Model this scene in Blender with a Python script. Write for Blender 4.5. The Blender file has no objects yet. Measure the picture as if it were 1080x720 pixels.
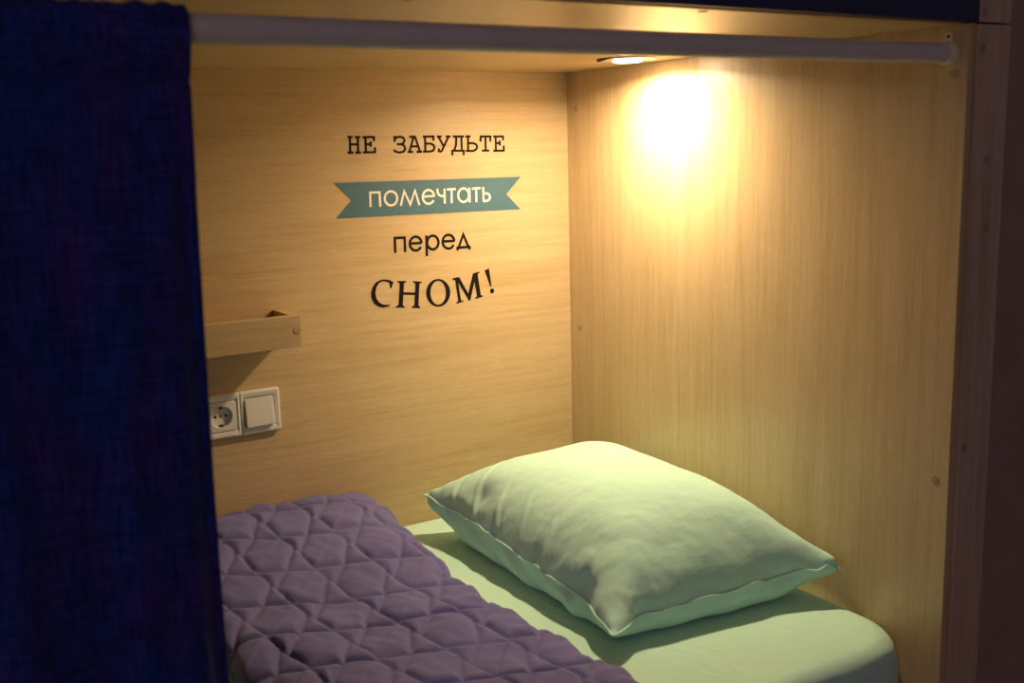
import bpy, bmesh, math
import numpy as np

# ------------------------------------------------------------------ camera, world, light, exposure
SC = bpy.context.scene
COL = SC.collection
SC.view_settings.view_transform = 'Standard'
SC.view_settings.look = 'None'
SC.view_settings.exposure = 0.0
SC.view_settings.gamma = 1.0
SC.view_settings.use_curve_mapping = False

cam_data = bpy.data.cameras.new('camera')
cam = bpy.data.objects.new('camera', cam_data)
COL.objects.link(cam)
SC.camera = cam
cam_data.sensor_width = 36.0
cam_data.lens = 38.10
cam_data.clip_start = 0.02
from mathutils import Matrix, Vector
_r = Vector((0.85038655, -0.52549119, -0.02649006))
_u = Vector((0.11527794, 0.13695501, 0.9838467))
_f = Vector((0.51337482, 0.83970372, -0.17704224))
cam.matrix_world = Matrix(((_r.x, _u.x, -_f.x, -1.3292), (_r.y, _u.y, -_f.y, -1.9266), (_r.z, _u.z, -_f.z, 0.7468), (0, 0, 0, 1)))
cam_data.dof.use_dof = True
cam_data.dof.focus_distance = 2.13
cam_data.dof.aperture_fstop = 5.0

world = bpy.data.worlds.new('world')
SC.world = world
world.use_nodes = True
world.node_tree.nodes['Background'].inputs[0].default_value = (0.80, 0.60, 0.68, 1)
world.node_tree.nodes['Background'].inputs[1].default_value = 0.08

def area_light(name, loc, rot, size, power, color):
    d = bpy.data.lights.new(name, 'AREA')
    d.shape = 'RECTANGLE'; d.size = size[0]; d.size_y = size[1]
    d.energy = power; d.color = color
    o = bpy.data.objects.new(name, d); o.location = loc; o.rotation_euler = rot
    COL.objects.link(o)
    return o
# dim cool fill added for room light, behind the photographer and to the left
area_light('room_fill_light', (-3.4, -3.6, 1.3), (math.radians(80), 0, math.radians(-42)), (1.2, 1.4), 9.0, (0.92, 0.78, 0.94))
LAMP_STRENGTH = 150.0
LAMP_POWER = 6.4
LAMP_SPREAD = math.radians(166)
LAMP_COLOR = (1.0, 0.745, 0.45, 1)

# ------------------------------------------------------------------ materials
def new_mat(name):
    m = bpy.data.materials.new(name); m.use_nodes = True
    nt = m.node_tree
    return m, nt, nt.nodes['Principled BSDF']
def N(nt, t, **kw):
    n = nt.nodes.new(t)
    for k, v in kw.items():
        if k.startswith('i_'):
            n.inputs[k[2:].replace('_', ' ')].default_value = v
        else:
            setattr(n, k, v)
    return n
def coords(nt, scale=(1, 1, 1), rot=(0, 0, 0)):
    tc = N(nt, 'ShaderNodeTexCoord'); mp = N(nt, 'ShaderNodeMapping')
    mp.inputs['Scale'].default_value = scale; mp.inputs['Rotation'].default_value = rot
    nt.links.new(tc.outputs['Object'], mp.inputs['Vector'])
    return mp.outputs['Vector']
def noise(nt, vec, scale, detail=4, rough=0.55, dist=0.0):
    n = N(nt, 'ShaderNodeTexNoise')
    n.inputs['Scale'].default_value = scale; n.inputs['Detail'].default_value = detail
    n.inputs['Roughness'].default_value = rough; n.inputs['Distortion'].default_value = dist
    nt.links.new(vec, n.inputs['Vector'])
    return n.outputs['Fac']
def ramp(nt, fac, stops):
    r = N(nt, 'ShaderNodeValToRGB')
    e = r.color_ramp.elements
    e[0].position, e[0].color = stops[0][0], (*stops[0][1], 1)
    e[1].position, e[1].color = stops[-1][0], (*stops[-1][1], 1)
    for p, c in stops[1:-1]:
        k = e.new(p); k.color = (*c, 1)
    nt.links.new(fac, r.inputs['Fac'])
    return r.outputs['Color']
def mix(nt, a, b, fac, mode='MIX'):
    m = N(nt, 'ShaderNodeMix', data_type='RGBA', blend_type=mode)
    for s, v in ((m.inputs[6], a), (m.inputs[7], b), (m.inputs[0], fac)):
        if hasattr(v, 'links') or hasattr(v, 'is_linked'):
            nt.links.new(v, s)
        else:
            s.default_value = v if not isinstance(v, tuple) else (*v, 1)[:4]
    return m.outputs[2]
def bump(nt, h, strength, dist, bsdf, normal=None):
    b = N(nt, 'ShaderNodeBump')
    b.inputs['Strength'].default_value = strength; b.inputs['Distance'].default_value = dist
    nt.links.new(h, b.inputs['Height'])
    if normal is not None: nt.links.new(normal, b.inputs['Normal'])
    nt.links.new(b.outputs['Normal'], bsdf.inputs['Normal'])
    return b.outputs['Normal']

def wood(name, axis, light, mid, dark, rough=0.36, bump_s=0.25):
    """oak laminate with the grain running along one axis"""
    m, nt, b = new_mat(name)
    def stretch(k, a):
        s = [k, k, k]; s['xyz'.index(axis)] = a
        return tuple(s)
    fine = noise(nt, coords(nt, stretch(260, 9)), 1.0, 3, 0.6)
    streak = noise(nt, coords(nt, stretch(70, 3.0)), 1.0, 5, 0.6, 0.4)
    broad = noise(nt, coords(nt, stretch(11, 1.1)), 1.0, 3, 0.5, 1.2)
    base = ramp(nt, streak, [(0.30, dark), (0.48, mid), (0.70, light)])
    tone = ramp(nt, broad, [(0.30, (0.95, 0.94, 0.92)), (0.65, (1.03, 1.03, 1.03))])
    col = mix(nt, base, tone, 1.0, 'MULTIPLY')
    pores = ramp(nt, fine, [(0.32, (0.88, 0.86, 0.82)), (0.46, (1, 1, 1))])
    col = mix(nt, col, pores, 0.8, 'MULTIPLY')
    # pale medullary flecks, short dashes along the grain
    fleck = noise(nt, coords(nt, stretch(330, 34)), 1.0, 2, 0.5, 0.6)
    col = mix(nt, col, ramp(nt, fleck, [(0.60, (1, 1, 1)), (0.70, (1.16, 1.15, 1.13))]), 1.0, 'MULTIPLY')
    nt.links.new(col, b.inputs['Base Color'])
    b.inputs['Roughness'].default_value = rough
    bump(nt, fine, bump_s, 0.0006, b)
    return m

OAK = dict(light=(0.61, 0.468, 0.285), mid=(0.575, 0.428, 0.242), dark=(0.52, 0.375, 0.185))
M = {}
M['oak_x'] = wood('oak_laminate_horizontal', 'x', **OAK, rough=0.42)
M['oak_z'] = wood('oak_laminate_vertical', 'z', **OAK, rough=0.34, bump_s=0.5)
M['oak_ceiling'] = wood('oak_laminate_ceiling', 'x', **OAK, rough=0.30, bump_s=0.10)
M['oak_post'] = wood('oak_laminate_post', 'z', (0.60, 0.42, 0.30), (0.54, 0.37, 0.26), (0.45, 0.30, 0.20), rough=0.5)

def plain(name, color, rough=0.5, metallic=0.0, spec=0.5, grain=None):
    m, nt, b = new_mat(name)
    if grain:
        f = noise(nt, coords(nt), grain[0], 3)
        c = ramp(nt, f, [(0.35, tuple(x * (1 - grain[1]) for x in color)), (0.65, tuple(min(1, x * (1 + grain[1])) for x in color))])
        nt.links.new(c, b.inputs['Base Color'])
    else:
        b.inputs['Base Color'].default_value = (*color, 1)
    b.inputs['Roughness'].default_value = rough
    b.inputs['Metallic'].default_value = metallic
    b.inputs['Specular IOR Level'].default_value = spec
    return m
M['cap'] = plain('brown_plastic_cap', (0.44, 0.305, 0.165), 0.5, grain=(300, 0.08))
M['post_cap'] = plain('dark_plastic_cap', (0.38, 0.25, 0.17), 0.5, grain=(300, 0.08))
M['white_plastic'] = plain('white_plastic', (0.78, 0.76, 0.72), 0.28, grain=(60, 0.02))
M['dark_hole'] = plain('dark_recess', (0.02, 0.015, 0.012), 0.7)
M['socket_metal'] = plain('contact_metal', (0.12, 0.11, 0.10), 0.45, 0.8)
M['rod'] = plain('painted_tube', (0.70, 0.62, 0.58), 0.42, grain=(30, 0.03))
M['bracket'] = plain('bracket_plastic', (0.82, 0.72, 0.55), 0.4)
M['ink'] = plain('black_vinyl', (0.010, 0.006, 0.005), 0.7, spec=0.15, grain=(200, 0.1))
M['teal'] = plain('teal_vinyl', (0.060, 0.155, 0.220), 0.5, grain=(150, 0.06))
M['paper'] = plain('cream_vinyl', (0.86, 0.80, 0.74), 0.55, grain=(200, 0.03))
M['navy_board'] = plain('navy_board', (0.012, 0.016, 0.075), 0.55, grain=(25, 0.15))
M['plaster'] = plain('brown_painted_plaster', (0.36, 0.235, 0.20), 0.85, grain=(18, 0.08))
M['floor'] = wood('floor_boards', 'x', (0.25, 0.17, 0.10), (0.20, 0.13, 0.08), (0.14, 0.09, 0.05), rough=0.45)
M['ring'] = plain('satin_metal_ring', (0.75, 0.72, 0.68), 0.28, 0.9, grain=(80, 0.03))
M['ring_shadow'] = plain('painted_ring_shadow', (0.06, 0.05, 0.04), 0.5, grain=(80, 0.1))

def lamp_material():
    m, nt, b = new_mat('lit_lamp_lens')
    b.inputs['Base Color'].default_value = (0.9, 0.9, 0.9, 1)
    b.inputs['Emission Color'].default_value = LAMP_COLOR
    b.inputs['Emission Strength'].default_value = LAMP_STRENGTH
    return m
M['lens'] = lamp_material()

def cloth(name, c1, c2, weave=900, wr=0.0004, rough=0.85, sheen=0.2, crease=None):
    m, nt, b = new_mat(name)
    v = coords(nt)
    big = noise(nt, v, 7, 3)
    col = ramp(nt, big, [(0.35, c1), (0.65, c2)])
    nt.links.new(col, b.inputs['Base Color'])
    b.inputs['Roughness'].default_value = rough
    b.inputs['Sheen Weight'].default_value = sheen
    b.inputs['Sheen Roughness'].default_value = 0.5
    b.inputs['Specular IOR Level'].default_value = 0.2
    fine = noise(nt, v, weave, 2)
    nrm = None
    if crease:
        w = noise(nt, coords(nt, crease[3] if len(crease) > 3 else (1, 1, 1)), crease[0], 4, 0.6, crease[2])
        bb = N(nt, 'ShaderNodeBump'); bb.inputs['Strength'].default_value = 1.0; bb.inputs['Distance'].default_value = crease[1]
        nt.links.new(w, bb.inputs['Height']); nrm = bb.outputs['Normal']
    bump(nt, fine, 0.35, wr, b, nrm)
    return m
M['sheet'] = cloth('mint_cotton_sheet', (0.53, 0.83, 0.67), (0.56, 0.86, 0.70), crease=(7, 0.007, 0.8, (1.6, 0.7, 1)))
M['pillow'] = cloth('mint_cotton_pillowcase', (0.51, 0.82, 0.69), (0.54, 0.85, 0.72), crease=(22, 0.0016, 0.4, (0.7, 1.6, 1)))
M['quilt'] = cloth('violet_quilted_cotton', (0.135, 0.130, 0.345), (0.152, 0.145, 0.375), crease=(30, 0.0012, 0.6))

def curtain_material():
    m, nt, b = new_mat('navy_woven_curtain')
    v1 = noise(nt, coords(nt, (420, 420, 26)), 1.0, 2)
    v2 = noise(nt, coords(nt, (30, 30, 520)), 1.0, 2)
    hue = noise(nt, coords(nt, (1, 1, 0.35)), 22, 3)
    base = ramp(nt, hue, [(0.35, (0.010, 0.034, 0.190)), (0.52, (0.024, 0.028, 0.180)), (0.66, (0.040, 0.024, 0.170))])
    t1 = ramp(nt, v1, [(0.35, (0.62, 0.62, 0.66)), (0.62, (1.25, 1.25, 1.25))])
    t2 = ramp(nt, v2, [(0.35, (0.66, 0.66, 0.70)), (0.62, (1.22, 1.22, 1.22))])
    c = mix(nt, mix(nt, base, t1, 1.0, 'MULTIPLY'), t2, 1.0, 'MULTIPLY')
    nt.links.new(c, b.inputs['Base Color'])
    b.inputs['Roughness'].default_value = 0.9
    b.inputs['Sheen Weight'].default_value = 0.1
    b.inputs['Specular IOR Level'].default_value = 0.1
    h = mix(nt, v1, v2, 0.5)
    bump(nt, h, 0.4, 0.0006, b)
    return m
M['curtain'] = curtain_material()

# ------------------------------------------------------------------ helpers
def link_mesh(name, verts, faces, mat, parent=None, smooth=False):
    me = bpy.data.meshes.new(name)
    me.from_pydata([tuple(map(float, v)) for v in verts], [], [tuple(int(i) for i in f) for f in faces])
    me.materials.append(mat)
    o = bpy.data.objects.new(name, me); COL.objects.link(o)
    if parent is not None: o.parent = parent
    if smooth:
        me.polygons.foreach_set('use_smooth', [True] * len(me.polygons))
    me.update()
    return o
def from_bm(name, bm, mat, parent=None, smooth=False):
    bmesh.ops.recalc_face_normals(bm, faces=bm.faces)
    me = bpy.data.meshes.new(name); bm.to_mesh(me); bm.free()
    me.materials.append(mat)
    o = bpy.data.objects.new(name, me); COL.objects.link(o)
    if parent is not None: o.parent = parent
    if smooth: me.polygons.foreach_set('use_smooth', [True] * len(me.polygons))
    return o
def box_bm(bm, lo, hi, bevel=0.0):
    r = bmesh.ops.create_cube(bm, size=1.0)
    vs = r['verts']
    for v in vs:
        v.co = Vector([lo[i] + (v.co[i] + 0.5) * (hi[i] - lo[i]) for i in range(3)])
    if bevel:
        es = list({e for v in vs for e in v.link_edges})
        bmesh.ops.bevel(bm, geom=es, offset=bevel, segments=2, profile=0.6, affect='EDGES')
def box(name, lo, hi, mat, parent=None, bevel=0.001):
    bm = bmesh.new(); box_bm(bm, lo, hi, bevel)
    return from_bm(name, bm, mat, parent)
def tag(o, label=None, cat=None, group=None, kind=None):
    if label: o['label'] = label
    if cat: o['category'] = cat
    if group: o['group'] = group
    if kind: o['kind'] = kind
    return o
def empty(name, loc):
    o = bpy.data.objects.new(name, None); o.location = loc; o.empty_display_size = 0.05
    COL.objects.link(o)
    return o
def under(parent, *objs):
    """parent meshes that were written in world coordinates to an empty that is not rotated"""
    for o in objs:
        o.parent = parent
        if o.parent.type == 'EMPTY':
            o.location = o.location - parent.location
    return objs[0]
def lathe(bm, centre, axis, prof, n=40):
    """prof: list of (radius, height along axis); closed with end fans when radius is 0"""
    a = Vector(axis).normalized()
    t = Vector((0, 0, 1)) if abs(a.z) < 0.9 else Vector((1, 0, 0))
    e1 = a.cross(t).normalized(); e2 = a.cross(e1)
    rings = []
    for r, h in prof:
        c = Vector(centre) + a * h
        if r < 1e-7: rings.append([bm.verts.new(c)])
        else: rings.append([bm.verts.new(c + e1 * r * math.cos(2 * math.pi * k / n) + e2 * r * math.sin(2 * math.pi * k / n)) for k in range(n)])
    for A, B in zip(rings, rings[1:]):
        for k in range(n):
            k2 = (k + 1) % n
            if len(A) == 1 and len(B) == 1: continue
            if len(A) == 1: bm.faces.new((A[0], B[k], B[k2]))
            elif len(B) == 1: bm.faces.new((A[k], A[k2], B[0]))
            else: bm.faces.new((A[k], A[k2], B[k2], B[k]))
def disc_cap(name, c, axis, r, h, mat, parent=None):
    bm = bmesh.new()
    lathe(bm, c, axis, [(0, 0), (r, 0), (r, h * 0.5), (r * 0.8, h), (0, h)], 24)
    return from_bm(name, bm, mat, parent)
def smoothstep(x, a, b):
    t = np.clip((x - a) / (b - a), 0, 1)
    return t * t * (3 - 2 * t)
def vnoise(x, y, seed):
    """smooth 2-D value noise"""
    rs = np.random.RandomState(seed); g = rs.rand(64, 64) * 2 - 1
    xi = np.floor(x).astype(int); yi = np.floor(y).astype(int)
    fx = x - xi; fy = y - yi
    fx = fx * fx * (3 - 2 * fx); fy = fy * fy * (3 - 2 * fy)
    G = lambda i, j: g[i % 64, j % 64]
    return (G(xi, yi) * (1 - fx) + G(xi + 1, yi) * fx) * (1 - fy) + (G(xi, yi + 1) * (1 - fx) + G(xi + 1, yi + 1) * fx) * fy

# outlines of the lettering on the back wall, millimetres
TEXT_ONE = [[(-497.0,772.1),(-497.5,743.5)],[(-481.1,771.8),(-481.4,743.1)],[(-501.9,772.2),(-491.7,772.0)],[(-486.9,771.9),(-475.9,771.7)],[(-503.3,743.4),(-491.7,743.2)],[(-486.9,743.1),(-475.9,742.9)],[(-497.6,758.6),(-480.8,758.4)],[(-465.2,771.5),(-465.4,743.4)],[(-471.0,771.6),(-445.7,771.4)],[(-447.4,772.1),(-447.9,763.8)],[(-465.2,758.2),(-454.8,758.0)],[(-454.8,763.0),(-455.4,753.0)],[(-471.8,743.1),(-445.0,742.9)],[(-446.4,742.2),(-446.5,752.2)],[(-403.9,772.8),(-404.4,761.1)],[(-404.2,765.9),(-399.6,770.0),(-392.8,771.1),(-385.8,769.1),(-383.0,764.0),(-385.8,758.8),(-391.0,756.6),(-399.9,756.8)],[(-391.0,756.6),(-384.4,753.5),(-382.5,747.4),(-386.1,742.6),(-394.3,740.9),(-401.4,742.1),(-407.2,745.6)],[(-372.5,770.4),(-358.8,770.3)],[(-363.6,769.6),(-373.5,741.9)],[(-360.2,770.2),(-350.5,741.3)],[(-369.9,751.9),(-354.1,751.7)],[(-377.3,741.5),(-365.8,741.4)],[(-358.1,741.3),(-346.5,741.2)],[(-338.4,770.0),(-339.0,741.3)],[(-343.3,770.2),(-317.8,770.0)],[(-319.8,770.1),(-320.1,761.7)],[(-338.7,756.7),(-326.5,756.5),(-320.0,753.3),(-318.3,748.2),(-321.0,743.2),(-327.2,741.3),(-344.2,741.4)],[(-311.9,769.9),(-301.7,769.7)],[(-292.5,769.6),(-281.8,769.4)],[(-308.4,769.4),(-297.6,749.7)],[(-286.3,769.0),(-302.5,741.6),(-306.1,740.3),(-309.1,741.3),(-308.8,746.9)],[(-276.5,769.3),(-251.3,768.8)],[(-268.6,769.2),(-269.8,752.5),(-274.4,741.7)],[(-257.1,769.0),(-257.1,741.3)],[(-280.8,741.6),(-250.6,740.8)],[(-278.7,741.5),(-279.1,732.2)],[(-253.1,740.9),(-253.1,731.8)],[(-247.7,768.8),(-236.2,768.6)],[(-241.9,768.7),(-242.4,740.1)],[(-248.4,740.3),(-230.6,739.9),(-223.7,743.1),(-221.5,747.9),(-223.7,752.7),(-230.3,755.3),(-242.0,755.6)],[(-214.4,768.2),(-187.4,767.7)],[(-212.8,768.2),(-213.2,757.8)],[(-190.0,767.8),(-190.4,757.4)],[(-201.3,768.0),(-201.8,739.9)],[(-210.7,740.0),(-193.2,739.7)],[(-183.3,767.6),(-158.1,767.2)],[(-159.8,767.2),(-160.1,759.3)],[(-177.5,767.5),(-177.7,739.3)],[(-177.2,754.2),(-167.8,754.0)],[(-168.2,759.4),(-168.0,749.0)],[(-183.9,739.0),(-157.2,738.8)],[(-158.7,738.9),(-158.9,748.8)]]
TEXT_TWO = [[(-461.9,639.6),(-461.3,666.9),(-441.7,666.6),(-441.3,639.0)],[(-404.6,653.3),(-404.8,656.3),(-405.7,659.3),(-407.1,661.9),(-409.1,664.1),(-411.6,665.9),(-414.4,667.0),(-417.3,667.5),(-420.3,667.3),(-423.1,666.4),(-425.7,664.9),(-428.0,662.8),(-429.7,660.4),(-430.8,657.6),(-431.3,654.6),(-431.1,651.5),(-430.3,648.6),(-428.8,646.0),(-426.8,643.8),(-424.4,642.0),(-421.6,640.9),(-418.7,640.4),(-415.7,640.6),(-412.8,641.4),(-410.2,642.9),(-408.0,645.0),(-406.2,647.5),(-405.1,650.3),(-404.6,653.3)],[(-397.7,638.8),(-388.9,666.6),(-377.0,640.1),(-365.5,666.5),(-357.1,637.9)],[(-347.6,654.2),(-323.3,654.0)],[(-323.4,653.8),(-323.8,656.5),(-324.7,659.1),(-326.1,661.4),(-328.0,663.3),(-330.1,664.9),(-332.5,665.9),(-335.1,666.4),(-337.7,666.4),(-340.2,665.8),(-342.6,664.7),(-344.7,663.1),(-346.5,661.0),(-347.8,658.7),(-348.7,656.1),(-349.1,653.4),(-348.9,650.6),(-348.2,648.0),(-347.0,645.6),(-345.4,643.4),(-343.4,641.7),(-341.1,640.4),(-338.6,639.6),(-336.0,639.4),(-333.4,639.7),(-330.9,640.6),(-328.7,642.0),(-326.7,643.8),(-325.2,646.0)],[(-315.7,668.2),(-315.7,661.6),(-313.6,656.9),(-309.7,653.9),(-300.4,652.7)],[(-299.9,667.5),(-300.3,638.0)],[(-294.2,665.7),(-274.4,665.6)],[(-284.0,665.8),(-284.7,638.1)],[(-244.4,652.2),(-244.6,655.2),(-245.5,658.2),(-246.8,660.8),(-248.7,663.0),(-251.0,664.7),(-253.6,665.8),(-256.4,666.3),(-259.2,666.1),(-261.8,665.2),(-264.2,663.7),(-266.3,661.6),(-267.9,659.1),(-268.9,656.3),(-269.3,653.3),(-269.1,650.3),(-268.3,647.4),(-267.0,644.8),(-265.1,642.6),(-262.8,640.8),(-260.2,639.7),(-257.5,639.2),(-254.7,639.4),(-252.0,640.3),(-249.6,641.8),(-247.5,643.9),(-245.9,646.4),(-244.9,649.2),(-244.4,652.2)],[(-243.1,667.2),(-243.2,637.6)],[(-236.8,664.9),(-217.4,665.2)],[(-227.2,665.2),(-227.7,637.4)],[(-210.9,667.2),(-210.9,638.4)],[(-210.6,653.9),(-202.2,653.8),(-197.2,651.3),(-195.0,646.2),(-197.5,641.0),(-203.4,638.6),(-211.5,638.4)]]
TEXT_THREE = [[(-413.9,547.5),(-413.2,576.8),(-392.2,576.1),(-392.3,547.6)],[(-355.6,562.9),(-356.0,565.7),(-356.8,568.4),(-358.1,570.8),(-359.9,572.9),(-362.0,574.6),(-364.4,575.7),(-367.0,576.4),(-369.6,576.5),(-372.2,576.0),(-374.6,574.9),(-376.8,573.4),(-378.6,571.4),(-380.0,569.1),(-380.9,566.5),(-381.3,563.8),(-381.2,561.0),(-380.6,558.3),(-379.4,555.8),(-377.8,553.5),(-375.8,551.7),(-373.5,550.3),(-371.0,549.5),(-368.4,549.1),(-365.8,549.4),(-363.3,550.2),(-361.0,551.6),(-359.0,553.4),(-357.5,555.6)],[(-380.4,563.8),(-355.4,563.3)],[(-344.2,577.6),(-344.7,536.4)],[(-317.7,561.5),(-317.9,564.6),(-318.7,567.5),(-320.1,570.2),(-322.1,572.5),(-324.4,574.3),(-327.0,575.4),(-329.9,576.0),(-332.7,575.8),(-335.4,575.0),(-337.9,573.5),(-340.0,571.5),(-341.6,569.0),(-342.7,566.2),(-343.1,563.2),(-343.0,560.2),(-342.2,557.3),(-340.8,554.6),(-338.9,552.3),(-336.5,550.5),(-333.9,549.3),(-331.1,548.8),(-328.2,548.9),(-325.5,549.7),(-323.0,551.2),(-320.9,553.2),(-319.2,555.7),(-318.2,558.5),(-317.7,561.5)],[(-281.6,561.7),(-282.0,564.5),(-282.8,567.2),(-284.3,569.6),(-286.1,571.7),(-288.3,573.4),(-290.8,574.6),(-293.5,575.2),(-296.2,575.3),(-298.8,574.8),(-301.3,573.8),(-303.6,572.3),(-305.4,570.3),(-306.9,568.0),(-307.8,565.4),(-308.2,562.6),(-308.1,559.8),(-307.4,557.1),(-306.2,554.5),(-304.5,552.3),(-302.4,550.4),(-300.0,549.0),(-297.4,548.2),(-294.7,547.9),(-292.0,548.1),(-289.4,548.9),(-287.1,550.3),(-285.1,552.1),(-283.4,554.4)],[(-306.3,563.1),(-281.5,562.2)],[(-271.7,549.1),(-260.5,574.0),(-249.6,548.7)],[(-277.1,548.1),(-244.9,548.0)],[(-274.6,548.1),(-274.8,542.7)],[(-246.9,548.2),(-247.1,542.4)]]
TEXT_FOUR = [[(-420.6,491.1),(-428.5,495.3),(-437.7,497.8),(-447.0,497.8),(-458.1,493.6),(-466.0,484.4),(-469.6,473.4),(-469.0,461.9),(-463.4,451.7),(-454.4,445.4),(-445.3,442.8),(-435.9,443.4),(-430.8,445.0),(-431.7,447.2),(-438.8,447.4),(-446.5,449.2),(-454.0,454.1),(-459.0,462.4),(-460.4,472.5),(-457.8,483.7),(-452.0,491.3),(-444.1,494.7),(-436.4,493.6),(-429.1,489.7),(-428.1,479.3),(-425.9,479.1),(-423.5,484.9)],[(-407.1,489.2),(-397.8,488.3),(-403.2,440.9),(-412.0,441.7)],[(-412.2,492.3),(-392.5,490.5),(-392.9,488.5),(-397.4,486.6),(-407.7,487.5),(-412.0,489.9)],[(-411.9,444.2),(-403.0,443.3),(-398.4,439.5),(-399.0,437.8),(-417.9,440.2),(-417.8,442.0)],[(-372.7,485.4),(-363.9,484.2),(-368.5,437.0),(-377.4,438.3)],[(-378.1,489.2),(-358.2,486.0),(-358.7,484.2),(-364.5,482.5),(-373.3,483.9),(-377.5,486.6)],[(-377.3,440.0),(-368.4,439.1),(-364.2,435.8),(-365.0,433.7),(-383.6,436.1),(-383.0,438.1)],[(-401.5,468.8),(-373.2,465.8),(-373.7,461.2),(-402.2,464.2)],[(-288.9,487.0),(-273.8,488.3),(-272.2,485.5),(-281.5,483.1),(-287.9,483.6)],[(-283.1,485.0),(-277.2,485.2),(-270.7,437.7),(-276.7,437.1)],[(-282.1,436.6),(-276.6,439.5),(-266.4,439.6),(-264.9,437.8),(-281.5,434.3)],[(-281.4,486.3),(-273.3,487.7),(-248.2,443.1),(-252.0,437.4)],[(-240.9,492.6),(-235.3,486.1),(-248.9,439.4),(-252.0,437.4),(-253.1,454.0)],[(-240.9,492.7),(-230.7,494.0),(-223.8,444.1),(-232.4,443.1)],[(-240.9,492.7),(-226.3,495.5),(-225.4,493.1),(-232.1,489.9),(-239.8,489.5)],[(-238.0,442.4),(-232.0,445.1),(-224.2,446.2),(-219.0,445.9),(-219.5,443.3),(-237.0,440.2)],[(-212.9,496.7),(-202.7,499.9),(-197.9,463.3),(-200.3,462.4)],[(-191.8,452.4),(-192.1,454.4),(-193.0,456.1),(-194.5,457.3),(-196.3,457.8),(-198.1,457.6),(-199.7,456.7),(-200.8,455.2),(-201.2,453.3),(-200.9,451.4),(-199.9,449.6),(-198.4,448.4),(-196.6,447.9),(-194.8,448.1),(-193.3,449.0),(-192.2,450.5)]]
TEXT_RING = [[(-295.3,457.9),(-295.5,462.9),(-296.6,467.7),(-298.4,472.4),(-301.0,476.6),(-304.2,480.4),(-308.0,483.5),(-312.3,486.0),(-316.8,487.6),(-321.5,488.5),(-326.3,488.4),(-330.9,487.6),(-335.3,485.9),(-339.2,483.5),(-342.7,480.3),(-345.6,476.6),(-347.8,472.4),(-349.2,467.8),(-349.8,463.0),(-349.6,458.1),(-348.6,453.3),(-346.9,448.7),(-344.3,444.5),(-341.2,440.7),(-337.4,437.5),(-333.2,435.1),(-328.7,433.3),(-324.0,432.4),(-319.2,432.4),(-314.5,433.2),(-310.1,434.8),(-306.1,437.3),(-302.5,440.4),(-299.6,444.2),(-297.4,448.5),(-295.9,453.1)],[(-305.1,458.9),(-305.2,463.1),(-305.8,467.3),(-306.9,471.2),(-308.6,474.8),(-310.6,478.0),(-313.0,480.7),(-315.7,482.7),(-318.7,484.0),(-321.7,484.7),(-324.8,484.6),(-327.7,483.7),(-330.6,482.2),(-333.2,480.0),(-335.5,477.2),(-337.4,474.0),(-338.8,470.3),(-339.8,466.3),(-340.2,462.1),(-340.2,457.9),(-339.6,453.8),(-338.4,449.8),(-336.9,446.2),(-334.8,443.0),(-332.4,440.4),(-329.7,438.3),(-326.8,436.9),(-323.8,436.3),(-320.7,436.3),(-317.7,437.1),(-314.8,438.6),(-312.2,440.8),(-309.9,443.6),(-308.0,446.9),(-306.5,450.6),(-305.5,454.7)]]
RIBBON = [(-534.9,688.2),(-119.3,684.5),(-155.5,650.4),(-122.4,617.5),(-534.0,621.3),(-500.7,653.8)]

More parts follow.
